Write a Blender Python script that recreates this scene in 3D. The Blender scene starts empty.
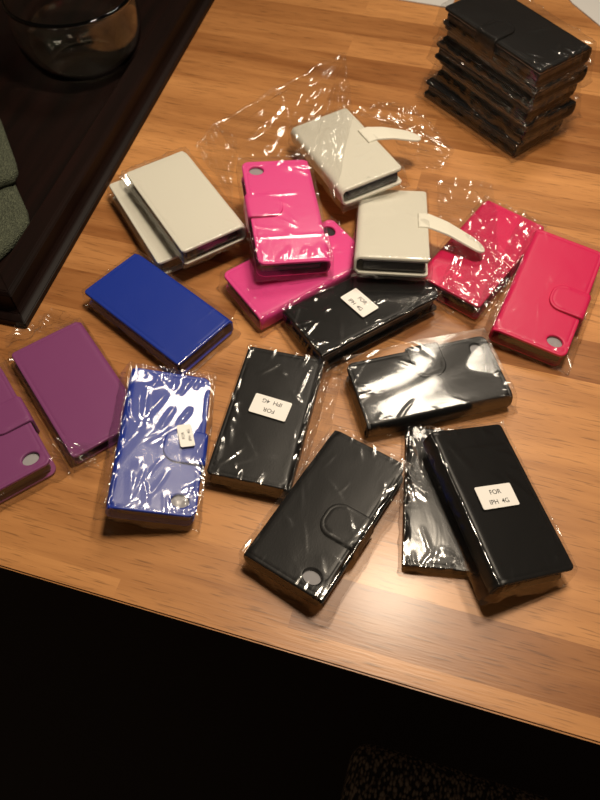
import bpy, bmesh, math, random
import numpy as np
from math import sin, cos, pi, radians as R_
from mathutils import Vector, Matrix, noise, Euler
from mathutils.geometry import delaunay_2d_cdt
scene = bpy.context.scene
COL = scene.collection
random.seed(5)

# ------------------------------------------------------------------ camera, light, exposure
TZ = 0.74                       # height of the table top
YAW = R_(16.9)                  # the camera's heading against the table's front edge
ROTZ = Matrix.Rotation(YAW, 4, 'Z')
TH, RO, FPX, CH = R_(57.53), R_(-0.975), 730.7, 0.499
fw = Vector((0, cos(TH), -sin(TH))); r0 = Vector((1, 0, 0)); u0 = Vector((0, sin(TH), cos(TH)))
rr = cos(RO) * r0 + sin(RO) * u0; uu = -sin(RO) * r0 + cos(RO) * u0
cam_data = bpy.data.cameras.new('camera'); cam = bpy.data.objects.new('camera', cam_data); COL.objects.link(cam)
m = Matrix((( rr.x, uu.x, -fw.x, 0), (rr.y, uu.y, -fw.y, 0), (rr.z, uu.z, -fw.z, CH + TZ), (0, 0, 0, 1)))
cam.matrix_world = ROTZ @ m
cam_data.sensor_fit = 'VERTICAL'; cam_data.sensor_height = 24; cam_data.sensor_width = 18
cam_data.lens = FPX * 24 / 800
cam_data.clip_start = 0.02
cam_data.dof.use_dof = True; cam_data.dof.focus_distance = 0.56; cam_data.dof.aperture_fstop = 7.0
scene.camera = cam

def F(x, y, z=0.0):
    """a point of the survey frame (camera above the origin) in the world; z counts from the table top"""
    return ROTZ @ Vector((x, y, z + TZ))

world = bpy.data.worlds.new('World'); scene.world = world; world.use_nodes = True
bgn = world.node_tree.nodes['Background']
bgn.inputs[0].default_value = (1.0, 0.78, 0.55, 1); bgn.inputs[1].default_value = 0.045

def area(name, loc, target, size, power, color, shape='DISK', size_y=None):
    d = bpy.data.lights.new(name, 'AREA'); d.shape = shape; d.size = size
    if size_y: d.size_y = size_y
    d.energy = power; d.color = color
    o = bpy.data.objects.new(name, d); COL.objects.link(o); o.location = loc
    o.rotation_euler = (target - loc).to_track_quat('-Z', 'Y').to_euler()
    return o
area('pendant_light', F(0.175, 0.47, 0.98), F(0.12, 0.42, 0), 0.15, 9.0, (1.0, 0.84, 0.64))
area('ceiling_light', F(0.43, 1.36, 1.6), F(0.1, 0.4, 0), 0.40, 9, (1.0, 0.86, 0.68))
scene.view_settings.view_transform = 'Standard'; scene.view_settings.look = 'None'
scene.view_settings.gamma = 1; scene.view_settings.use_curve_mapping = False
scene.view_settings.exposure = 0.0
scene.cycles.transparent_max_bounces = 40
scene.cycles.max_bounces = 12
scene.cycles.sample_clamp_indirect = 4

# ------------------------------------------------------------------ materials
def mat(name):
    mm = bpy.data.materials.new(name); mm.use_nodes = True
    nt = mm.node_tree; return mm, nt, nt.nodes, nt.links, nt.nodes['Principled BSDF']
def N(ns, t, **kw):
    n = ns.new(t)
    for k, v in kw.items(): setattr(n, k, v)
    return n
def leather(name, c, rough=0.42, grain=0.12, spec=.45):
    mm, nt, ns, ln, p = mat(name); p.inputs['Specular IOR Level'].default_value = spec
    p.inputs['Base Color'].default_value = (*c, 1); p.inputs['Roughness'].default_value = rough
    tc = N(ns, 'ShaderNodeTexCoord'); v = N(ns, 'ShaderNodeTexVoronoi'); v.inputs['Scale'].default_value = 900
    n2 = N(ns, 'ShaderNodeTexNoise'); n2.inputs['Scale'].default_value = 60
    ad = N(ns, 'ShaderNodeMath', operation='ADD'); b = N(ns, 'ShaderNodeBump')
    b.inputs['Strength'].default_value = grain; b.inputs['Distance'].default_value = 0.0003
    ln.new(tc.outputs['Object'], v.inputs['Vector']); ln.new(tc.outputs['Object'], n2.inputs['Vector'])
    ln.new(v.outputs['Distance'], ad.inputs[0]); ln.new(n2.outputs[0], ad.inputs[1])
    ln.new(ad.outputs[0], b.inputs['Height']); ln.new(b.outputs[0], p.inputs['Normal'])
    return mm
def plain(name, c, rough=0.5, metallic=0.0, spec=0.5):
    mm, nt, ns, ln, p = mat(name)
    p.inputs['Base Color'].default_value = (*c, 1); p.inputs['Roughness'].default_value = rough
    p.inputs['Metallic'].default_value = metallic; p.inputs['Specular IOR Level'].default_value = spec
    tc = N(ns, 'ShaderNodeTexCoord'); n2 = N(ns, 'ShaderNodeTexNoise'); n2.inputs['Scale'].default_value = 120
    b = N(ns, 'ShaderNodeBump'); b.inputs['Strength'].default_value = 0.1; b.inputs['Distance'].default_value = 0.0005
    ln.new(tc.outputs['Object'], n2.inputs['Vector']); ln.new(n2.outputs[0], b.inputs['Height']); ln.new(b.outputs[0], p.inputs['Normal'])
    return mm
def film_mat():
    mm = bpy.data.materials.new('clear_film'); mm.use_nodes = True
    nt = mm.node_tree; ns = nt.nodes; ln = nt.links; ns.clear()
    out = N(ns, 'ShaderNodeOutputMaterial'); mix = N(ns, 'ShaderNodeMixShader')
    tr = N(ns, 'ShaderNodeBsdfTransparent'); tr.inputs[0].default_value = (0.985, 0.985, 0.985, 1)
    gl = N(ns, 'ShaderNodeBsdfGlossy'); gl.inputs['Roughness'].default_value = 0.13
    lw = N(ns, 'ShaderNodeLayerWeight'); lw.inputs[0].default_value = 0.5
    pw = N(ns, 'ShaderNodeMath', operation='POWER'); pw.inputs[1].default_value = 4.0
    ma = N(ns, 'ShaderNodeMath', operation='MULTIPLY_ADD'); ma.inputs[1].default_value = 0.30; ma.inputs[2].default_value = 0.10
    tc = N(ns, 'ShaderNodeTexCoord'); mp = N(ns, 'ShaderNodeMapping'); mp.inputs['Scale'].default_value = (1, 0.45, 1)
    vz = N(ns, 'ShaderNodeTexNoise'); vz.inputs['Scale'].default_value = 60; vz.inputs['Detail'].default_value = 2; vz.inputs['Distortion'].default_value = 1.2
    b = N(ns, 'ShaderNodeBump'); b.inputs['Strength'].default_value = 0.2; b.inputs['Distance'].default_value = 0.0008
    ln.new(tc.outputs['Object'], mp.inputs[0]); ln.new(mp.outputs[0], vz.inputs['Vector'])
    ln.new(vz.outputs[0], b.inputs['Height']); ln.new(b.outputs[0], gl.inputs['Normal'])
    ln.new(lw.outputs['Facing'], pw.inputs[0]); ln.new(pw.outputs[0], ma.inputs[0]); ln.new(ma.outputs[0], mix.inputs[0])
    hz = N(ns, 'ShaderNodeBsdfTranslucent'); hz.inputs[0].default_value = (.8, .8, .8, 1); df = N(ns, 'ShaderNodeBsdfDiffuse'); df.inputs[0].default_value = (.8, .8, .8, 1)
    m1 = N(ns, 'ShaderNodeMixShader'); m2 = N(ns, 'ShaderNodeMixShader'); m1.inputs[0].default_value = .5; m2.inputs[0].default_value = .006
    ln.new(hz.outputs[0], m1.inputs[1]); ln.new(df.outputs[0], m1.inputs[2]); ln.new(tr.outputs[0], m2.inputs[1]); ln.new(m1.outputs[0], m2.inputs[2])
    ln.new(m2.outputs[0], mix.inputs[1]); ln.new(gl.outputs[0], mix.inputs[2]); ln.new(mix.outputs[0], out.inputs[0])
    return mm
def table_wood():
    mm, nt, ns, ln, p = mat('oiled_beech_staves')
    tc = N(ns, 'ShaderNodeTexCoord')
    br = N(ns, 'ShaderNodeTexBrick'); br.offset = 0.37; br.offset_frequency = 2; br.squash = 1; br.squash_frequency = 1
    br.inputs['Scale'].default_value = 1.0; br.inputs['Brick Width'].default_value = 0.33; br.inputs['Row Height'].default_value = 0.043
    br.inputs['Mortar Size'].default_value = 0.0; br.inputs['Bias'].default_value = 0
    br.inputs['Color1'].default_value = (0, 0, 0, 1); br.inputs['Color2'].default_value = (1, 1, 1, 1); br.inputs['Mortar'].default_value = (.35, .35, .35, 1)
    ln.new(tc.outputs['Object'], br.inputs['Vector'])
    # every stave shifts the grain, so staves read as separate boards
    mul = N(ns, 'ShaderNodeVectorMath', operation='MULTIPLY'); mul.inputs[1].default_value = (3.1, 2.3, 0)
    add = N(ns, 'ShaderNodeVectorMath', operation='ADD')
    ln.new(br.outputs['Color'], mul.inputs[0]); ln.new(mul.outputs[0], add.inputs[0]); ln.new(tc.outputs['Object'], add.inputs[1])
    mp = N(ns, 'ShaderNodeMapping'); mp.inputs['Scale'].default_value = (4.5, 45, 1); ln.new(add.outputs[0], mp.inputs[0])
    n1 = N(ns, 'ShaderNodeTexNoise'); n1.inputs['Scale'].default_value = 1.0; n1.inputs['Detail'].default_value = 5; n1.inputs['Distortion'].default_value = 0.7
    ln.new(mp.outputs[0], n1.inputs['Vector'])
    mp2 = N(ns, 'ShaderNodeMapping'); mp2.inputs['Scale'].default_value = (45, 700, 1); ln.new(add.outputs[0], mp2.inputs[0])
    n2 = N(ns, 'ShaderNodeTexNoise'); n2.inputs['Scale'].default_value = 1.0; n2.inputs['Detail'].default_value = 2
    ln.new(mp2.outputs[0], n2.inputs['Vector'])
    ramp = N(ns, 'ShaderNodeValToRGB'); e = ramp.color_ramp.elements
    e[0].position = 0.25; e[0].color = (0.26, 0.096, 0.027, 1); e[1].position = 0.75; e[1].color = (0.66, 0.31, 0.108, 1)
    s1 = N(ns, 'ShaderNodeMath', operation='MULTIPLY_ADD'); s1.inputs[1].default_value = 0.36; 
    s2 = N(ns, 'ShaderNodeMath', operation='MULTIPLY_ADD'); s2.inputs[1].default_value = 0.62; s2.inputs[2].default_value = -0.02
    ln.new(n1.outputs[0], s2.inputs[0]); ln.new(br.outputs['Color'], s1.inputs[0]); ln.new(s2.outputs[0], s1.inputs[2])
    ln.new(s1.outputs[0], ramp.inputs[0])
    pore = N(ns, 'ShaderNodeMapRange'); pore.inputs[1].default_value = 0.56; pore.inputs[2].default_value = 0.72; pore.inputs[3].default_value = 1.0; pore.inputs[4].default_value = 0.58
    ln.new(n2.outputs[0], pore.inputs[0])
    mx = N(ns, 'ShaderNodeMix', data_type='RGBA', blend_type='MULTIPLY'); mx.inputs[0].default_value = 1
    ln.new(ramp.outputs[0], mx.inputs[6]); ln.new(pore.outputs[0], mx.inputs[7]); ln.new(mx.outputs[2], p.inputs['Base Color'])
    b = N(ns, 'ShaderNodeBump'); b.inputs['Strength'].default_value = 0.25; b.inputs['Distance'].default_value = 0.0004
    ln.new(n2.outputs[0], b.inputs['Height']); ln.new(b.outputs[0], p.inputs['Normal'])
    p.inputs['Roughness'].default_value = 0.36; p.inputs['Specular IOR Level'].default_value = 0.4
    p.inputs['Coat Weight'].default_value = 0.10; p.inputs['Coat Roughness'].default_value = 0.17
    return mm
def dark_wood():
    mm, nt, ns, ln, p = mat('dark_stained_wood')
    tc = N(ns, 'ShaderNodeTexCoord'); mp = N(ns, 'ShaderNodeMapping'); mp.inputs['Scale'].default_value = (60, 4, 10)
    n1 = N(ns, 'ShaderNodeTexNoise'); n1.inputs['Scale'].default_value = 1; n1.inputs['Detail'].default_value = 4
    ramp = N(ns, 'ShaderNodeValToRGB'); e = ramp.color_ramp.elements
    e[0].position = .35; e[0].color = (0.004, 0.002, 0.0015, 1); e[1].position = .8; e[1].color = (0.016, 0.005, 0.0035, 1)
    ln.new(tc.outputs['Object'], mp.inputs[0]); ln.new(mp.outputs[0], n1.inputs['Vector']); ln.new(n1.outputs[0], ramp.inputs[0])
    ln.new(ramp.outputs[0], p.inputs['Base Color']); p.inputs['Roughness'].default_value = 0.5
    p.inputs['Specular IOR Level'].default_value = 0.15
    return mm
def weave(name, c1, c2, scale):
    mm, nt, ns, ln, p = mat(name)
    tc = N(ns, 'ShaderNodeTexCoord'); v = N(ns, 'ShaderNodeTexVoronoi'); v.inputs['Scale'].default_value = scale
    mp = N(ns, 'ShaderNodeMapping'); mp.inputs['Scale'].default_value = (1, .6, 1)
    ramp = N(ns, 'ShaderNodeValToRGB'); e = ramp.color_ramp.elements; e[0].position = .35; e[0].color = (*c2, 1); e[1].position = .8; e[1].color = (*c1, 1)
    n1 = N(ns, 'ShaderNodeTexNoise'); n1.inputs['Scale'].default_value = scale * .7
    ln.new(tc.outputs['Object'], mp.inputs[0]); ln.new(mp.outputs[0], v.inputs['Vector']); ln.new(mp.outputs[0], n1.inputs['Vector'])
    ad = N(ns, 'ShaderNodeMath', operation='MULTIPLY'); ln.new(v.outputs['Distance'], ad.inputs[0]); ln.new(n1.outputs[0], ad.inputs[1])
    m2 = N(ns, 'ShaderNodeMath', operation='MULTIPLY'); m2.inputs[1].default_value = 2.2; ln.new(ad.outputs[0], m2.inputs[0])
    inv = N(ns, 'ShaderNodeMath', operation='SUBTRACT'); inv.inputs[0].default_value = 1; ln.new(m2.outputs[0], inv.inputs[1])
    ln.new(inv.outputs[0], ramp.inputs[0]); ln.new(ramp.outputs[0], p.inputs['Base Color'])
    b = N(ns, 'ShaderNodeBump'); b.inputs['Strength'].default_value = 0.8; b.inputs['Distance'].default_value = 0.002
    ln.new(inv.outputs[0], b.inputs['Height']); ln.new(b.outputs[0], p.inputs['Normal']); p.inputs['Roughness'].default_value = 0.85
    return mm
def glass_mat(name, c=(1, 1, 1), rough=0.0):
    mm, nt, ns, ln, p = mat(name)
    p.inputs['Base Color'].default_value = (*c, 1); p.inputs['Transmission Weight'].default_value = 1; p.inputs['Roughness'].default_value = rough
    p.inputs['IOR'].default_value = 1.5
    return mm
M = dict(
    black=leather('black_leatherette', (0.0045, 0.0045, 0.005), 0.38, spec=.25),
    blue=leather('blue_leatherette', (0.004, 0.034, 0.37), 0.42),
    purple=leather('purple_leatherette', (0.25, 0.055, 0.20), 0.5),
    pink=leather('pink_leatherette', (0.82, 0.055, 0.30), 0.5),
    red=leather('crimson_leatherette', (0.72, 0.004, 0.10), 0.45),
    white=leather('white_leatherette', (0.80, 0.78, 0.68), 0.5),
    shell=plain('dark_shell_plastic', (0.03, 0.03, 0.035), 0.35),
    lining=plain('grey_lining', (0.35, 0.34, 0.36), 0.5),
    film=film_mat(), table=table_wood(), tray=dark_wood(),
    label=plain('white_sticker_paper', (0.9, 0.88, 0.85), 0.5), ink=plain('black_ink', (0.01, 0.01, 0.01), 0.6),
    paper=plain('white_paper', (0.6, 0.59, 0.58), 0.7),
    cloth=weave('sage_cloth', (0.12, 0.135, 0.085), (0.06, 0.07, 0.045), 900),
    seat=weave('dark_woven_upholstery', (0.45, 0.34, 0.26), (0.03, 0.022, 0.02), 330),
    floor=plain('dark_floor', (0.05, 0.035, 0.03), 0.7), wall=plain('beige_wall', (0.5, 0.42, 0.33), 0.9),
    glass=glass_mat('clear_glass', (0.97, 0.99, 0.94)),
)

# ------------------------------------------------------------------ helpers
def link_mesh(name, me, material, parent=None, loc=None, smooth=True):
    me.materials.append(material)
    if smooth:
        for p in me.polygons: p.use_smooth = True
    o = bpy.data.objects.new(name, me); COL.objects.link(o)
    if parent: o.parent = parent
    if loc is not None: o.location = loc
    return o
def from_bm(name, bm, material, parent=None, loc=None, smooth=True):
    me = bpy.data.meshes.new(name); bm.normal_update(); bm.to_mesh(me); bm.free()
    return link_mesh(name, me, material, parent, loc, smooth)
def tag(o, label, cat, group=None):
    o['label'] = label; o['category'] = cat
    if group: o['group'] = group
    return o
def empty(name, mtx):
    o = bpy.data.objects.new(name, None); COL.objects.link(o); o.matrix_world = mtx; o.empty_display_size = 0.02
    return o
def box_bm(x0, x1, y0, y1, z0, z1, bevel=0.0, seg=3, bm=None):
    b2 = bmesh.new()
    bmesh.ops.create_cube(b2, size=1, matrix=Matrix.Translation(((x0+x1)/2, (y0+y1)/2, (z0+z1)/2)) @ Matrix.Diagonal((x1-x0, y1-y0, z1-z0, 1)))
    if bevel: bmesh.ops.bevel(b2, geom=b2.edges[:], offset=bevel, segments=seg, profile=.5, affect='EDGES')
    if bm is None: return b2
    me = bpy.data.meshes.new('t'); b2.to_mesh(me); b2.free(); bm.from_mesh(me); bpy.data.meshes.remove(me)
    return bm
def sharp_by_angle(o, ang=35):
    me = o.data; bm = bmesh.new(); bm.from_mesh(me)
    for e in bm.edges:
        e.smooth = not (len(e.link_faces) == 2 and e.calc_face_angle(0) > R_(ang))
    bm.to_mesh(me); bm.free()

def roundrect(x0, x1, y0, y1, rads, n=6):
    """rads: radius at (x0,y0),(x1,y0),(x1,y1),(x0,y1)"""
    pts = []
    for (cx, cy, sx, sy, a0), r in zip(((x0, y0, 1, 1, pi), (x1, y0, -1, 1, 1.5*pi), (x1, y1, -1, -1, 0), (x0, y1, 1, -1, .5*pi)), rads):
        r = max(r, 1e-5)
        for i in range(n + 1):
            a = a0 + (pi / 2) * i / n
            pts.append((cx + sx*r + r*cos(a), cy + sy*r + r*sin(a)))
    return pts
def densify(pts, step):
    out = []
    for i, a in enumerate(pts):
        b = pts[(i+1) % len(pts)]; d = math.hypot(b[0]-a[0], b[1]-a[1]); k = max(1, int(d/step))
        for j in range(k): out.append((a[0]+(b[0]-a[0])*j/k, a[1]+(b[1]-a[1])*j/k))
    return out
def inside(p, poly):
    c = False; n = len(poly); j = n-1
    for i in range(n):
        xi, yi = poly[i]; xj, yj = poly[j]
        if (yi > p[1]) != (yj > p[1]) and p[0] < (xj-xi)*(p[1]-yi)/(yj-yi)+xi: c = not c
        j = i
    return c

def sheet(x0, x1, y0, y1, rads, hole, path, t, xs_extra=(), step=0.0045, groove=True, relief=None):
    """A soft-edged leather sheet: a rounded rectangle in (s,y) with an optional oval hole, laid along path(s) -> (x, z, nx, nz)."""
    def ring(d): return densify(roundrect(x0+d, x1-d, y0+d, y1-d, [max(r-d, .0004) for r in rads]), step)
    V = []; E = []
    def addloop(pts, closed=True):
        b = len(V)
        for p in pts: V.append((p[0], p[1]))
        if closed:
            for i in range(len(pts)): E.append((b+i, b+(i+1) % len(pts)))
    outer = ring(0); addloop(outer)
    rs = [.00025, .0006, .0011] + ([.0024, .0028, .0032] if groove else [])
    for d in rs: addloop(ring(d), False)
    dep = {}
    hp = None
    if hole:
        hx, hy, ha, hb = hole
        hp = [(hx + ha*cos(2*pi*i/28), hy + hb*sin(2*pi*i/28)) for i in range(28)]; addloop(hp)
        for d in (.0003, .0008, .0014):
            addloop([(hx + (ha+d)*cos(2*pi*i/28), hy + (hb+d)*sin(2*pi*i/28)) for i in range(28)], False)
    xs = []; x = x0 + .0055
    while x < x1 - .004: xs.append(x); x += step
    xs = [x for x in xs if all(abs(x-e) > .0006 for e in xs_extra)] + [e for e in xs_extra if x0+.004 < e < x1-.004]
    y = y0 + .0055
    while y < y1 - .004:
        for x in xs:
            if hole and ((x-hx)/(ha+.0022))**2 + ((y-hy)/(hb+.0022))**2 < 1: continue
            V.append((x, y))
        y += step
    res = delaunay_2d_cdt([Vector(v) for v in V], E, [], 0, 1e-6)
    P = res[0]; tris = []
    for f in res[2]:
        c = (sum(P[i].x for i in f)/len(f), sum(P[i].y for i in f)/len(f))
        if not inside(c, outer): continue
        if hp and inside(c, hp): continue
        tris.append(f)
    def edge_d(p):
        # distance to the rounded rectangle's border and to the hole's
        dx = min(p[0]-x0, x1-p[0]); dy = min(p[1]-y0, y1-p[1]); d = min(dx, dy)
        for (cx, cy), r in zip(((x0, y0), (x1, y0), (x1, y1), (x0, y1)), rads):
            qx = r - abs(p[0]-cx); qy = r - abs(p[1]-cy)
            if qx > 0 and qy > 0: d = min(d, r - math.hypot(qx, qy))
        if hole:
            k = math.hypot((p[0]-hx)/ha, (p[1]-hy)/hb)
            if k > 0: d = min(d, (k-1)*min(ha, hb))
        return max(d, 0)
    bm = bmesh.new(); up = []; lo = []
    re = .0011
    for p in P:
        d = edge_d(p); h = t/2
        if d < re: h -= (re - math.sqrt(max(re*re - (re-d)**2, 0))) * .75
        if groove and abs(d-.0028) < .0003: h -= .00012
        if relief: h += relief(p)
        X, Z, nx, nz = path(p[0])
        up.append(bm.verts.new((X + nx*h, p[1], Z + nz*h))); lo.append(bm.verts.new((X - nx*t/2, p[1], Z - nz*t/2)))
    cnt = {}
    for f in tris:
        for i in range(len(f)):
            a, b = f[i], f[(i+1) % len(f)]; cnt[(a, b)] = 1
    for f in tris:
        bm.faces.new([up[i] for i in f]); bm.faces.new([lo[i] for i in reversed(f)])
    for (a, b) in list(cnt):
        if (b, a) not in cnt: bm.faces.new((up[b], up[a], lo[a], lo[b]))
    for v in [v for v in bm.verts if not v.link_faces]: bm.verts.remove(v)
    bmesh.ops.recalc_face_normals(bm, faces=bm.faces)
    for e in bm.edges:
        if len(e.link_faces) == 2 and e.calc_face_angle(0) > R_(50): e.smooth = False
    return bm

def polypath(pts, rad):
    """path through 2D points with the inner corners rounded; returns f(s)->(x,z,nx,nz) with the normal to the left of travel, total length, bend positions"""
    segs = []; bends = []
    cur = Vector(pts[0]); s = 0
    for i in range(1, len(pts)):
        b = Vector(pts[i]); d = (b-cur).normalized()
        if i < len(pts)-1:
            nd = (Vector(pts[i+1])-b).normalized(); ang = d.angle_signed(nd) * -1   # ccw positive
            r = rad[i-1] if isinstance(rad, (list, tuple)) else rad
            tl = r*math.tan(abs(ang)/2); e = b - d*tl; L = (e-cur).length
            segs.append(('l', s, L, cur.copy(), d)); s += L
            sg = 1 if ang > 0 else -1; nrm = Vector((-d.y, d.x))*sg; c = e + nrm*r; al = r*abs(ang)
            segs.append(('a', s, al, c, (e-c), sg, r)); 
            for k in range(7): bends.append(s + al*k/6)
            s += al; cur = b + nd*tl
        else:
            L = (b-cur).length; segs.append(('l', s, L, cur.copy(), d)); s += L
    def f(q):
        for g in segs:
            if q <= g[1]+g[2]+1e-9 or g is segs[-1]:
                if g[0] == 'l':
                    p = g[3] + g[4]*(q-g[1]); return (p.x, p.y, -g[4].y, g[4].x)
                a = (q-g[1])/g[6]*g[5]; v = Vector((g[4].x*cos(a)-g[4].y*sin(a), g[4].x*sin(a)+g[4].y*cos(a)))
                t = Vector((-v.y, v.x)).normalized()*g[5]; p = g[3]+v
                return (p.x, p.y, -t.y, t.x)
    return f, s, bends

# ------------------------------------------------------------------ the wallet case
def fbm(x, y, z, o=3):
    return noise.fractal(Vector((x, y, z)), 0.6, 2.1, o)
def ridge(x, y, z):
    """0..1, sharp crests like creased film"""
    return 1 - abs(noise.noise(Vector((x, y, z)))) * 2.2

def add_creases(X, Y, Z, rng, n, box, ang, spread, length, width, height):
    """straight sharp folds in a sheet of film, each a low ridge that fades out at its ends"""
    x0, x1, y0, y1 = box
    for _ in range(n):
        cx_, cy_ = rng.uniform(x0, x1), rng.uniform(y0, y1)
        a = ang + rng.gauss(0, spread); l = rng.uniform(*length)/2; w = rng.uniform(*width); h = rng.uniform(*height)*(1 if rng.random() < .75 else -.4)
        bend = rng.uniform(-6, 6)
        dx, dy = X-cx_, Y-cy_
        t = dx*cos(a) + dy*sin(a); d = -dx*sin(a) + dy*cos(a) + bend*t*t
        wl = np.where(d > 0, w, w*rng.uniform(1.2, 3.5))
        Z += h * np.clip(1-np.abs(d)/wl, 0, 1) * np.clip(1-(t/l)**2, 0, 1)

def bag_mesh(L, W, T, seed, far=.010, near=.010, side=(.006, .006), amp=1.0, seam=None, clear=(.0006, .0006), bulk=1.0, angle=None, n=52, wave=0.0, spread=.7, big=0):
    """closed thin bag hugging a case: creased top sheet, sides falling to a flat crimped edge, bottom sheet"""
    x0, x1 = -W/2 - side[0], W/2 + side[1]; y0, y1 = -L/2 - near, L/2 + far
    rng = random.Random(seed*17+1)
    if angle is None: angle = rng.uniform(0, pi)
    def axis(a, b, st, e0, e1):
        v = []; q = a
        while q < b: v.append(q); q += .0007 if (q < e0+.001 or q > e1-.002) else st
        v.append(b); v += [e0, e1]; v = sorted(v); o = [v[0]]
        for q in v[1:]:
            if q - o[-1] > .0003: o.append(q)
        o[-1] = b
        return np.array(o)
    xs = axis(x0, x1, .0012, -W/2 - clear[0], W/2 + clear[1]); ys = axis(y0, y1, .0014, -L/2 - .0006, L/2 + .0006)
    X, Y = np.meshgrid(xs, ys)
    dx = np.maximum(np.maximum(-W/2 - clear[0] - X, X - W/2 - clear[1]), 0); dy = np.maximum(np.abs(Y) - L/2 - .0006, 0)
    sw = np.where(X < 0, side[0]-clear[0], side[1]-clear[1]); ew = np.where(Y > 0, far, near)*.8
    f = np.minimum(1, np.hypot(dx/np.maximum(sw, 1e-4), dy/ew))
    base = (T + .0006) * (1-f**1.5)**.85 + .0004
    # creases gather towards the ends and the long edges
    Z = np.zeros_like(X)
    k = max(1, int(n*.45))
    add_creases(X, Y, Z, rng, k, (x0, x1, y0, y1), angle, spread, (.008, .035), (.0008, .0022), (.0003, .0009))
    for e, sgn in ((y0 + near, 1), (y1 - far, -1)):
        add_creases(X, Y, Z, rng, k//2+2, (x0, x1, e-.006, e+.010), pi/2, .5, (.008, .026), (.0006, .0016), (.0004, .0012))
    for e in (-W/2, W/2):
        add_creases(X, Y, Z, rng, k//2+2, (e-.004, e+.004, y0, y1), pi/2, .35, (.010, .034), (.0006, .0014), (.0004, .0010))
    if big: add_creases(X, Y, Z, rng, big, (x0, x1, y0, y1), angle, spread, (.03, .07), (.003, .008), (.0010, .0022))
    Z *= amp
    if wave:
        Wv = np.array([[noise.noise(Vector((x*22*cos(angle)+y*22*sin(angle), (-x*sin(angle)+y*cos(angle))*9, seed))) for x in xs] for y in ys])
        Z += wave*(Wv+.5)
    rough_ = np.array([[noise.noise(Vector((x*230, y*130, seed))) for x in xs] for y in ys])
    inside_ = (f == 0)
    Zt = np.where(inside_, np.maximum(Z, 0), Z*(1+bulk) + .0010*bulk*rough_*np.minimum(1, f*3))
    H = np.maximum(base + Zt, np.where(inside_, base, .0003))
    if seam is not None: H += .00035*np.clip(1-np.abs(Y-seam)/.0016, 0, 1)
    sd = seed*7.31
    bm = bmesh.new(); top = []
    nx, ny = len(xs), len(ys)
    for j, y in enumerate(ys):
        row = []
        for i, x in enumerate(xs):
            ex = .0012*fbm(y*60, sd, 1) if i in (0, nx-1) else 0; ey = .0025*fbm(x*50, sd, 4) if j in (0, ny-1) else 0
            row.append(bm.verts.new((x+ex, y+ey, H[j, i])))
        top.append(row)
    for j in range(ny-1):
        for i in range(nx-1): bm.faces.new((top[j][i], top[j][i+1], top[j+1][i+1], top[j+1][i]))
    per = [top[0][i] for i in range(nx)] + [top[j][nx-1] for j in range(1, ny)] + [top[ny-1][i] for i in range(nx-2, -1, -1)] + [top[j][0] for j in range(ny-2, 0, -1)]
    lo = [bm.verts.new((v.co.x*.995, v.co.y*.995, -.0003)) for v in per]
    m_ = len(per)
    for i in range(m_): bm.faces.new((per[(i+1) % m_], per[i], lo[i], lo[(i+1) % m_]))
    bm.faces.new(lo[::-1])
    return bm

def film_patch(bm, c, n=(40, 40), seed=1.0, amp=1.0, bow=0.0, inv=None, nc=95, size=1.0, ang=None):
    """an extra loose flap of film: bilinear patch over four world points, creased"""
    P = [Vector(q) for q in c]; rows = []; rng = random.Random(int(seed*31)+7)
    nrm = (P[1]-P[0]).cross(P[3]-P[0]).normalized()
    if nrm.z < 0: nrm = -nrm
    lu, lv = ((P[1]-P[0]).length+(P[2]-P[3]).length)/2, ((P[3]-P[0]).length+(P[2]-P[1]).length)/2
    U, V = np.meshgrid(np.linspace(0, 1, n[0]+1), np.linspace(0, 1, n[1]+1)); X, Y = U*lu, V*lv; Z = np.zeros_like(X)
    a0 = rng.uniform(0, pi) if ang is None else ang
    add_creases(X, Y, Z, rng, nc, (0, lu, 0, lv), a0, .9, (.008*size, .035*size), (.0010, .0026), (.0005, .0016))
    add_creases(X, Y, Z, rng, nc//5+2, (0, lu, 0, lv), a0, .9, (.03, .07), (.004, .012), (.001, .004))
    ed = np.minimum(np.minimum(X, lu-X), np.minimum(Y, lv-Y)); Z += .0022*np.clip(1-ed/.0028, 0, 1)**2
    for j in range(n[1]+1):
        v = j/n[1]; row = []
        for i in range(n[0]+1):
            u = i/n[0]
            p = P[0]*(1-u)*(1-v) + P[1]*u*(1-v) + P[2]*u*v + P[3]*(1-u)*v
            e = min(u, 1-u, v, 1-v); edge = .003*fbm(p.x*40, p.y*40, seed+2) if e == 0 else 0
            p = p + nrm*(amp*float(Z[j, i]) + bow*4*u*(1-u)*v + .0015*fbm(p.x*30, p.y*30, seed)) + Vector((edge, -edge, 0))*.5
            row.append(bm.verts.new(inv @ p if inv else p))
        rows.append(row)
    for j in range(n[1]):
        for i in range(n[0]): bm.faces.new((rows[j][i], rows[j][i+1], rows[j+1][i+1], rows[j+1][i]))

def px2(px, py, z):
    """survey-frame point on the level z (above the table) seen at a place in the frame"""
    d = fw*FPX + rr*(px-300) + uu*(400-py); t = (z-CH)/d.z
    return Vector((d.x*t, d.y*t, z))

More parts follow.
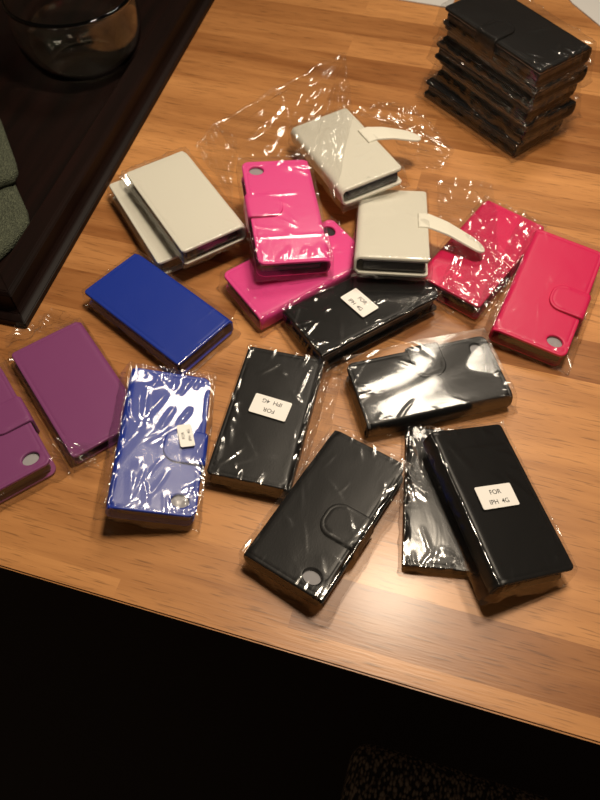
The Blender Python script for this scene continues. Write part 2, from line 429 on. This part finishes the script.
def sticker(root, cx, cy, z, ang, w=.0255, h=.0145, lines=True, size=.0056):
    mtx = Matrix.Translation((cx, cy, z)) @ Matrix.Rotation(ang, 4, 'Z')
    bm = bmesh.new(); pts = densify(roundrect(-w/2, w/2, -h/2, h/2, [.0012]*4, 4), .01)
    a = [bm.verts.new((p[0], p[1], 0)) for p in pts]; b = [bm.verts.new((p[0], p[1], .00015)) for p in pts]
    bm.faces.new(b); bm.faces.new(a[::-1])
    for i in range(len(a)): bm.faces.new((a[i], a[(i+1) % len(a)], b[(i+1) % len(a)], b[i]))
    o = from_bm('sticker', bm, M['label'], root, smooth=False); o.matrix_local = mtx
    o['label'] = 'white sticker printed in black'
    for k, (txt, yy) in enumerate((('FOR', h*.10), ('IPH  4G', -h*.33))):
        cu = bpy.data.curves.new('lettering', 'FONT'); cu.body = txt; cu.size = size; cu.align_x = 'CENTER'; cu.extrude = .00003
        cu.offset = .00002
        tmp = bpy.data.objects.new('tmp', cu); COL.objects.link(tmp)
        bpy.context.view_layer.update()
        me = bpy.data.meshes.new_from_object(tmp.evaluated_get(bpy.context.evaluated_depsgraph_get()))
        bpy.data.objects.remove(tmp)
        t = link_mesh('lettering', me, M['ink'], o, smooth=False); t.location = (0, yy, .0002)
    return o

def wallet_case(kind, colour, pose, label, group, L=.119, W=.063, T=.018, spine=1, strap=None, hole=False, bag=None, stick=None,
                patches=(), shell='shell', holecol='lining', strap_end=None, seed=1, name='phone_wallet_case', lift=.0008):
    """pose = (x, y, yaw deg, top centre z or None, pitch deg, roll deg) in the survey frame. spine = +1/-1: side (x) of the folded spine."""
    x, y, yaw, ztop, p, q = pose
    Rm = Matrix.Rotation(R_(yaw-90), 4, 'Z') @ Matrix.Rotation(R_(p), 4, 'X') @ Matrix.Rotation(R_(q), 4, 'Y')
    up = (Rm.to_3x3() @ Vector((0, 0, 1)))
    if ztop is None: top = Vector((x, y, T + lift))
    else: top = Vector((x, y, ztop))
    loc = top - up*T
    mtx = ROTZ @ Matrix.Translation((loc.x, loc.y, loc.z + TZ)) @ Rm
    root = empty(name, mtx); tag(root, label, 'phone case', group); inv = mtx.inverted()
    lm = M[colour]; t = .0022; h2 = t/2; S = spine
    # cover: top panel -> spine -> bottom panel, travelled so that the outside is on the left
    pts = [(-S*W/2, T-h2), (S*(W/2-h2), T-h2), (S*(W/2-h2), h2), (-S*W/2, h2)]
    if S > 0:
        # travelling +x on top: left normal is +z (outside). good
        f, s, bends = polypath(pts, .0042)
        path = f; top_s = lambda xx: xx + W/2
    else:
        f, s, bends = polypath([(-a, b) for a, b in pts], .0042)
        def path(q, f=f):
            X, Z, nx, nz = f(q); return (-X, Z, -nx, nz)
        top_s = lambda xx: W/2 - xx
    hl = None
    if hole: hl = (top_s(-S*(W/2 - .0125)), L/2 - .0115, .0066, .0052)
    rng = random.Random(seed)
    ph = rng.random()*50
    def relief(pp):
        k = .00045*(1-((pp[1])/(L/2))**2)
        sx = pp[0] if pp[0] < W-.008 else (s-pp[0] if pp[0] > s-W+.008 else 0)
        return k*math.sin(pi*min(max(sx/(W-.006), 0), 1)) + .00018*fbm(pp[0]*40, pp[1]*30, ph)
    cover = from_bm('leather_cover', sheet(0, s, -L/2, L/2, [.0065 if hole else .0035]*4, hl, path, t, bends, relief=relief), lm, root)
    # moulded inner shell for the phone, seen at the open sides and through the hole
    xi0, xi1 = (-W/2 + .003, W/2 - .0075) if S > 0 else (-W/2 + .0075, W/2 - .003)
    bm = box_bm(xi0, xi1, -L/2 + .0025, L/2 - .0025, t+.0012, T-t-.003, .0022, 3)
    from_bm('phone_shell', bm, M[shell], root)
    bm = box_bm(xi0-.0005, xi1+.002, -L/2 + .0018, L/2 - .0018, T-t-.0028, T-t-.0006, .0006, 2)
    lin = from_bm('card_pocket', bm, M[holecol], root); lin['label'] = 'lining panel inside the cover'
    if strap == 'closed':
        x_e = -S*(W/2 + .0016); cy = .005; ln_ = .030; wd = .027
        pts = [(x_e, .0006), (x_e, T + .0019), (-S*(W/2 - ln_), T + .0016)]
        if S > 0:
            # going up at x_e<0 then +x: left of +x is +z (outside)
            f2, s2, b2 = polypath(pts, .0022); path2 = f2
        else:
            f2, s2, b2 = polypath([(-a, b) for a, b in pts], .0022)
            def path2(q, f2=f2):
                X, Z, nx, nz = f2(q); return (-X, Z, -nx, nz)
        bm = sheet(0, s2, cy-wd/2, cy+wd/2, [.0005, .011, .011, .0005], None, path2, .0018, b2, step=.003)
        st = from_bm('strap', bm, lm, root)
    elif strap == 'open':
        x_e = S*W/2*-1; cy = .003; wd = .024
        sx = -S; L1, drop, skew = strap_end
        pts = [(x_e - sx*.009, T + .0007), (x_e + sx*.001, T + .0009), (x_e + sx*L1*.35, T - drop*.12), (x_e + sx*L1*.75, T - drop*.65), (x_e + sx*L1, T - drop)]
        if sx < 0:
            pm = [(-a, b) for a, b in pts]; f2, s2, b2 = polypath(pm, .02)
            def path2(q, f2=f2):
                X, Z, nx, nz = f2(q); return (-X, Z, -nx, nz)
        else:
            f2, s2, b2 = polypath(pts, .02); path2 = f2
        bm = sheet(0, s2, cy-wd/2, cy+wd/2, [.0005, .0115, .0115, .0005], None, path2, .0020, b2, step=.003)
        for v in bm.verts:
            k = min(max((sx*(v.co.x-x_e))/L1, 0), 1); v.co.y = cy + (v.co.y-cy)*(1-.2*k) + skew*k
        st = from_bm('strap', bm, lm, root)
    if bag is not None:
        ba = dict(seed=seed, clear=(.0006, .0006)); ba.update(bag)
        if strap == 'closed':
            ba['clear'] = (.0032, .0006) if S > 0 else (.0006, .0032)
        Tb = T + (.0032 if strap == 'closed' else .0006)
        bm = bag_mesh(L, W, Tb, **ba)
        for k, pc in enumerate(patches):
            c4 = [ROTZ @ (px2(a, b, z) + Vector((0, 0, TZ))) for a, b, z in pc[0]]
            film_patch(bm, c4, inv=inv, seed=seed + k*1.3, **pc[1])
        for vv in bm.verts:      # nothing sinks through the table top
            wv = mtx @ vv.co
            if wv.z < TZ + .0003: wv.z = TZ + .0003; vv.co = inv @ wv
        from_bm('plastic_sleeve', bm, M['film'], root)
    if stick:
        (ax, ay), (bx, by), size = stick
        zt = top.z + .0018
        A = inv @ (ROTZ @ (px2(ax, ay, zt) + Vector((0, 0, TZ)))); B = inv @ (ROTZ @ (px2(bx, by, zt) + Vector((0, 0, TZ))))
        sticker(root, (A.x+B.x)/2, (A.y+B.y)/2, T + (.0052 if strap == 'closed' else .0022), math.atan2(B.y-A.y, B.x-A.x), w=.030*size, h=.0175*size, size=.0050*size)
    return root

# ------------------------------------------------------------------ room and table
def struct(o): o['kind'] = 'structure'; return o
YE = px2(0, 568, 0); ye = (ROTZ @ YE).y; 
XL, XR, YB = -1.05, 0.95, ye + 1.15
struct(from_bm('floor', box_bm(-2.2, 2.2, -1.4, 3.0, -.05, 0), M['floor'], smooth=False))
struct(from_bm('wall_back', box_bm(-2.2, 2.2, 3.0, 3.1, 0, 2.6), M['wall'], smooth=False))
struct(from_bm('wall_left', box_bm(-2.3, -2.2, -1.4, 3.1, 0, 2.6), M['wall'], smooth=False))
tbl = empty('dining_table', Matrix.Translation(((XL+XR)/2, (ye+YB)/2, 0))); tag(tbl, 'wooden table with a butcher block top of orange brown staves', 'table')
cx, cy = (XL+XR)/2, (ye+YB)/2
bm = box_bm(XL-cx, XR-cx, ye-cy, YB-cy, TZ-.030, TZ)
for v in bm.verts:
    if v.co.z < TZ-.02: v.co.x *= .965; v.co.y *= .945      # underside chamfered back
bmesh.ops.bevel(bm, geom=[e for e in bm.edges if min(v.co.z for v in e.verts) > TZ-.001 and max(abs(e.verts[0].co.x)-(XR-XL)/2, abs(e.verts[0].co.y)-(YB-ye)/2) > -1e-5 and max(abs(e.verts[1].co.x)-(XR-XL)/2, abs(e.verts[1].co.y)-(YB-ye)/2) > -1e-5], offset=.002, segments=3, affect='EDGES')
top = from_bm('tabletop', bm, M['table'], tbl); sharp_by_angle(top)
for sx in (-1, 1):
    for sy in (-1, 1):
        a, b = sx*((XR-XL)/2-.11), sy*((YB-ye)/2-.10)
        from_bm('leg', box_bm(a-.035, a+.035, b-.035, b+.035, 0, TZ-.032, .004, 2), M['tray'], tbl)
for a in (-.46, .44): from_bm('apron', box_bm(-.82, .82, a, a+.02, TZ-.10, TZ-.032), M['tray'], tbl, smooth=False)

# chair pushed under the front edge
sc = ROTZ @ (px2(352, 775, -.28)); sc2 = ROTZ @ px2(365, 752, -.28)
chx0, chy1 = sc2.x - .012, sc2.y + .012
ch = empty('dining_chair', Matrix.Translation((chx0+.22, chy1-.22, 0))); tag(ch, 'chair with a dark woven seat tucked below the front edge of the table', 'chair')
sh = TZ - .28
bm = box_bm(-.22, .22, -.22, .22, sh-.06, sh, .02, 4); from_bm('seat', bm, M['seat'], ch)
bm = box_bm(-.21, .21, -.21, .21, sh-.09, sh-.06, .004, 2); from_bm('seat_frame', bm, M['tray'], ch)
for sx in (-1, 1):
    for sy in (-1, 1):
        from_bm('leg', box_bm(sx*.19-.018, sx*.19+.018, sy*.19-.018, sy*.19+.018, 0, sh-.09, .003, 2), M['tray'], ch)

# ------------------------------------------------------------------ tray with a glass bowl and a napkin
c0 = px2(27, 329, 0); e1 = px2(214, 2, 0); ad = math.atan2(e1.y-c0.y, e1.x-c0.x)
tm = ROTZ @ Matrix.Translation((c0.x, c0.y, TZ)) @ Matrix.Rotation(ad - pi/2, 4, 'Z')
tray = empty('serving_tray', tm); tag(tray, 'dark brown wooden tray with a stepped raised rim', 'tray')
TW, TL = .46, .66          # local: x from -TW to 0, y from 0 to TL
tbm = box_bm(-TW+.02, -.02, .02, TL-.02, .004, .010); from_bm('tray_base', tbm, M['tray'], tray, smooth=False)
def rim_bar(p0, p1, inward):
    """stepped moulding: mitred bar along the tray's border"""
    prof = [(0, 0), (0, .007), (.004, .009), (.008, .009), (.010, .012), (.010, .028), (.013, .031), (.030, .031), (.033, .028), (.033, .012), (.036, .010), (.036, .001)]
    bm = bmesh.new(); d = (p1-p0).normalized(); rows = []
    for end, p in ((0, p0), (1, p1)):
        row = []
        for o_, z in prof:
            q = p + inward*o_ + (d*o_ if end == 0 else -d*o_)
            row.append(bm.verts.new((q.x, q.y, z)))
        rows.append(row)
    n = len(prof)
    for i in range(n): bm.faces.new((rows[0][i], rows[0][(i+1) % n], rows[1][(i+1) % n], rows[1][i]))
    bm.faces.new(rows[0]); bm.faces.new(rows[1][::-1]); bmesh.ops.recalc_face_normals(bm, faces=bm.faces)
    bmesh.ops.bevel(bm, geom=[e for e in bm.edges if e.calc_face_angle(0) > .5], offset=.0008, segments=2, affect='EDGES')
    return bm
K = [Vector((-TW, 0, 0)), Vector((0, 0, 0)), Vector((0, TL, 0)), Vector((-TW, TL, 0))]
for i in range(4):
    a, b = K[i], K[(i+1) % 4]; d = (b-a).normalized(); inw = Vector((-d.y, d.x, 0))
    o = from_bm('rim', rim_bar(a, b, inw), M['tray'], tray); sharp_by_angle(o, 30)

def lathe(prof, n=72):
    bm = bmesh.new(); rings = []
    for r, z in prof:
        if r < 1e-6: rings.append([bm.verts.new((0, 0, z))])
        else: rings.append([bm.verts.new((r*cos(2*pi*i/n), r*sin(2*pi*i/n), z)) for i in range(n)])
    for a, b in zip(rings, rings[1:]):
        for i in range(n):
            j = (i+1) % n
            if len(a) == 1: bm.faces.new((a[0], b[j], b[i]))
            elif len(b) == 1: bm.faces.new((a[i], a[j], b[0]))
            else: bm.faces.new((a[i], a[j], b[j], b[i]))
    bmesh.ops.recalc_face_normals(bm, faces=bm.faces)
    return bm
jn = px2(78, 82, .012); jr = .050
jc = Vector((jn.x + .004, jn.y + .042, .010)); 
prof = [(0, .001), (.036, .001), (.041, 0), (.046, .0015), (.058, .012), (.066, .028), (.069, .045), (.068, .062), (.0665, .072), (.0685, .076), (.069, .079), (.067, .081),
        (.065, .079), (.0635, .072), (.065, .062), (.066, .045), (.063, .029), (.055, .015), (.044, .0060), (.036, .0045), (0, .004)]
jar = from_bm('glass_bowl', lathe(prof), M['glass'], loc=F(jc.x, jc.y, jc.z+.0005))
tag(jar, 'clear round glass bowl standing in the dark tray', 'bowl')

def napkin(pts, z0, z1, seed):
    """thick folded cloth: polygon with a soft edge"""
    V = [Vector(p[:2]) for p in densify(pts, .006)]; n = len(V)
    cxm = sum((v for v in V), Vector((0, 0)))/n; bm = bmesh.new(); rings = []
    for k, (s, z) in enumerate(((.97, z0), (1, z0+(z1-z0)*.3), (1, z0+(z1-z0)*.7), (.975, z1), (.8, z1+.0015), (.6, z1+.001), (.4, z1+.002), (.2, z1+.001))):
        ring = []
        for v in V:
            q = cxm + (v-cxm)*s; w = .0012*fbm(q.x*60, q.y*60, seed+k*.05) if k > 2 else 0
            ring.append(bm.verts.new((q.x, q.y, z+w)))
        rings.append(ring)
    for a, b in zip(rings, rings[1:]):
        for i in range(n): bm.faces.new((a[i], a[(i+1) % n], b[(i+1) % n], b[i]))
    bm.faces.new(rings[-1]); bm.faces.new(rings[0][::-1]); bmesh.ops.recalc_face_normals(bm, faces=bm.faces)
    return bm
def toW(pl): return [(ROTZ @ px2(a, b, z)) for a, b, z in pl]
nb = toW([(0, 118, .03), (15, 160, .03), (17, 170, .03), (13, 178, .03), (-50, 200, .03), (-60, 130, .03)])
na = toW([(8, 168, .02), (26, 208, .02), (28, 222, .02), (10, 243, .02), (-6, 258, .02), (-60, 262, .02), (-60, 180, .02)])
bm = napkin(na, TZ+.0105, TZ+.020, 3)
nap = from_bm('cloth_napkin', bm, M['cloth']); tag(nap, 'sage green folded cloth lying at the left edge of the tray', 'napkin')
bm = napkin(nb, TZ+.0225, TZ+.032, 7)
fold = from_bm('folded_layer', bm, M['cloth'], nap)

# sheets of paper at the far side of the table
def sheet_of_paper(corners, th, label):
    P = toW(corners); bm = bmesh.new()
    a = [bm.verts.new((p.x, p.y, TZ+.0004)) for p in P]; b = [bm.verts.new((p.x, p.y, TZ+.0004+th)) for p in P]
    bm.faces.new(a[::-1]); bm.faces.new(b)
    for i in range(4): bm.faces.new((a[i], a[(i+1) % 4], b[(i+1) % 4], b[i]))
    bmesh.ops.recalc_face_normals(bm, faces=bm.faces)
    o = from_bm('sheet_of_paper', bm, M['paper'], smooth=False); tag(o, label, 'paper'); return o
sheet_of_paper([(378, -3, 0), (452, 9, 0), (470, -60, 0), (385, -70, 0)], .0012, 'pale sheet of paper at the far edge left of the black stack')
sheet_of_paper([(560, -10, 0), (572, 4, 0), (640, 60, 0), (660, -20, 0)], .0012, 'white sheet of paper behind the stack of black cases at right')

# ------------------------------------------------------------------ the cases
GB = 'black wallet phone cases lying loose on the table'
C = wallet_case
D = dict
C('front', 'black', (.1038, .2265, 83.5, None, 0, 0), 'black case mostly hidden beneath the labelled case at lower right', GB, L=.112, W=.056, T=.0090, spine=-1,
  bag=D(far=.004, near=.003, side=(.003, .002), amp=1.6), seed=2)
C('front', 'black', (.1388, .2150, 105.7, .0290, 0, 16), 'black case at lower right with an upright white FOR IPH 4G sticker', GB, spine=-1,
  bag=D(far=.003, near=.005, side=(.007, .003), amp=.7, seam=.040), stick=((474, 503), (518, 491), 1.0), seed=3)
C('front', 'black', (-.0250, .2938, 75.8, None, 0, 0), 'black case at centre left whose white sticker reads upside down', GB, spine=1,
  bag=D(far=.006, near=.003, side=(.003, .006), amp=.9, seam=.045), stick=((289, 413), (252, 402), 1.0), seed=4,
  patches=[([(318, 372, .018), (345, 362, .020), (330, 440, .001), (296, 486, .003)], dict(amp=1.0))])
C('back', 'black', (.0175, .2130, 235.6, .0218, 0, 5), 'black case nearest the front edge with its strap at right and a round camera hole', GB, strap='closed', hole=True,
  bag=D(far=.004, near=.005, side=(.009, .003), amp=.6), seed=5,
  patches=[([(402, 462, .018), (426, 482, .004), (398, 508, .001), (382, 500, .012)], dict(amp=1.0))])
C('back', 'black', (.1020, .3222, 13.2, None, 0, 0), 'black case lying crosswise under glaring film, strap on its far side', GB, strap='closed', hole=True,
  bag=D(far=.004, near=.005, side=(.005, .005), amp=.8, n=14, wave=.0042, angle=.25), seed=6)
C('front', 'black', (.0530, .4015, 31.0, .0215, 0, -4.5), 'black case with a tilted white sticker, touching the lower pink case', GB, spine=-1,
  bag=D(far=.006, near=.009, side=(.003, .008), amp=1.2), stick=((350, 294), (369, 312), 1.0), seed=7)
GU = 'blue wallet phone cases'
C('front', 'blue', (-.1205, .4040, -42.2, None, 0, 0), 'plain bright blue case with its smooth face up, beside the tray corner', GU, spine=-1,
  bag=D(far=.005, near=.003, side=(.003, .003), amp=.45, seam=.040), seed=8)
C('back', 'blue', (-.1030, .2690, 267.6, .0262, 0, -14), 'blue case under wrinkled glaring film with a small sticker on its strap', GU, strap='closed', hole=True,
  bag=D(far=.004, near=.004, side=(.005, .008), amp=1.3, n=90, big=5, angle=1.2, wave=.0003), stick=((188, 444), (184, 426), .62), seed=9,
  patches=[([(55, 440, .006), (98, 446, .012), (104, 470, .012), (78, 470, .003)], dict(amp=1.0))])
GP = 'purple wallet phone cases'
C('front', 'purple', (-.1790, .3274, 124.0, None, 0, 0), 'purple case with its plain face up beside the wrinkled blue case', GP, T=.0125, spine=1,
  bag=D(far=.006, near=.005, side=(.004, .003), amp=.4), seed=10,
  patches=[([(20, 346, .002), (14, 356, .014), (82, 320, .014), (56, 311, .002)], dict(amp=1.0))])
C('back', 'purple', (-.2435, .288, 303.1, None, 0, 0), 'purple case with strap and camera hole cut off by the left border', GP, strap='closed', hole=True,
  bag=D(far=.006, near=.004, side=(.007, .003), amp=.8), seed=11)
GK = 'pink wallet phone cases'
C('back', 'pink', (.0, .4457, 34.0, None, 0, 0), 'pink case lying flat underneath the upper pink one, its camera hole peeking out at right', GK, hole=True, holecol='shell',
  bag=D(far=.004, near=.004, side=(.003, .005), amp=.9), seed=12)
C('back', 'pink', (-.0103, .4868, 98.4, .0470, 4.5, 5.5), 'pink case on top of the other pink one with strap and camera hole at left', GK, strap='closed', hole=True,
  bag=D(far=.006, near=.004, side=(.004, .003), amp=.8, seam=-.034), seed=13,
  patches=[([(240, 160, .050), (309, 162, .046), (345, 54, .060), (213, 126, .046)], dict(amp=1.0, bow=.002)),
           ([(309, 162, .046), (334, 205, .036), (352, 118, .050), (345, 54, .060)], dict(amp=1.0))])
GW = 'white wallet phone cases'
C('front', 'white', (-.1250, .5185, 118.8, None, 0, 0), 'white case lying flat beneath another white one near the tray', GW, spine=1,
  bag=D(far=.006, near=.003, side=(.003, .004), amp=.6), seed=14)
C('front', 'white', (-.1022, .5125, 120.8, .0388, 0, 0), 'white case on top of the other white one near the tray', GW, spine=1,
  bag=D(far=.020, near=.003, side=(.003, .005), amp=.7), seed=15,
  patches=[([(196, 150, .036), (232, 205, .036), (238, 140, .038), (214, 128, .036)], dict(amp=1.0))])
C('front', 'white', (.0458, .5800, 112.8, .0378, -7, -5), 'white case farther back with its strap hanging open to the right', GW, spine=-1, strap='open', strap_end=(.044, .012, -.016),
  bag=D(far=.006, near=.007, side=(.003, .004), amp=1.0), seed=16,
  patches=[([(400, 170, .030), (440, 172, .012), (453, 152, .012), (350, 112, .022)], dict(amp=1.0, bow=.006)),
           ([(350, 112, .022), (453, 152, .012), (425, 120, .014), (394, 104, .014)], dict(amp=1.0))])
C('front', 'white', (.0851, .4822, 83.5, .0345, -14, -1), 'white case propped on the black stickered case with its strap open over the red case', GW, spine=-1, strap='open', strap_end=(.050, .013, -.022),
  bag=D(far=.005, near=.004, side=(.003, .004), amp=1.2), seed=17,
  patches=[([(436, 250, .034), (497, 268, .021), (493, 186, .020), (436, 184, .020)], dict(amp=1.0, bow=.004))])
GR = 'crimson wallet phone cases'
C('front', 'red', (.1652, .4612, 51.5, None, 0, 0), 'crimson case behind, half covered by the film of its neighbours', GR, spine=-1,
  bag=D(far=.004, near=.007, side=(.004, .003), amp=1.2, n=60, big=8), seed=18,
  patches=[([(436, 292, .019), (488, 322, .019), (512, 262, .020), (462, 236, .020)], dict(amp=1.0))])
C('back', 'red', (.2140, .4092, 242.9, .0240, -4, -4), 'crimson case in front at right with strap and camera hole facing up', GR, strap='closed', hole=True,
  bag=D(far=.003, near=.006, side=(.009, .006), amp=.35), seed=19,
  patches=[([(494, 326, .016), (534, 224, .019), (522, 214, .020), (470, 318, .020)], dict(amp=1.0))])
# the stack
GS = 'black wallet phone cases stacked at the far right'
where = ['lowest case of the black stack at far right, sticking out at the bottom', 'second black case from the bottom of the stack at far right', 'middle black case of the five stacked at far right',
         'fourth black case up, right under the topmost of the far right stack', 'topmost black case of the stack at far right, its strap tab showing']
SL, SW, ST = .134, .070, .0162
for k, (near, yaw) in enumerate((((521, 152), 127.5), ((530, 139), 123.5), ((533, 122), 125.5), ((536, 108), 123.8), ((541, 72), 124.3))):
    zt = .0188 + k*.0186; 
    if k == 4: P = px2(541, 72, zt)
    else:
        top_ = px2(541, 72, .0932); off = [(-.004, -.006), (.001, -.003), (-.001, .001), (.0015, -.001)][k]; P = Vector((top_.x + off[0], top_.y + off[1], zt))
    u = Vector((cos(R_(yaw)), sin(R_(yaw)), 0)); v = Vector((u.y, -u.x, 0)); c_ = P + u*SL/2 + v*SW/2
    C('back', 'black', (c_.x, c_.y, yaw, zt, 0, 0), where[k], GS, L=SL, W=SW, T=ST if k < 4 else .0172, strap='closed' if k == 4 else None,
      bag=D(far=.004, near=.006, side=(.008, .004), amp=1.1, bulk=2.2, n=70, big=5), seed=20+k)
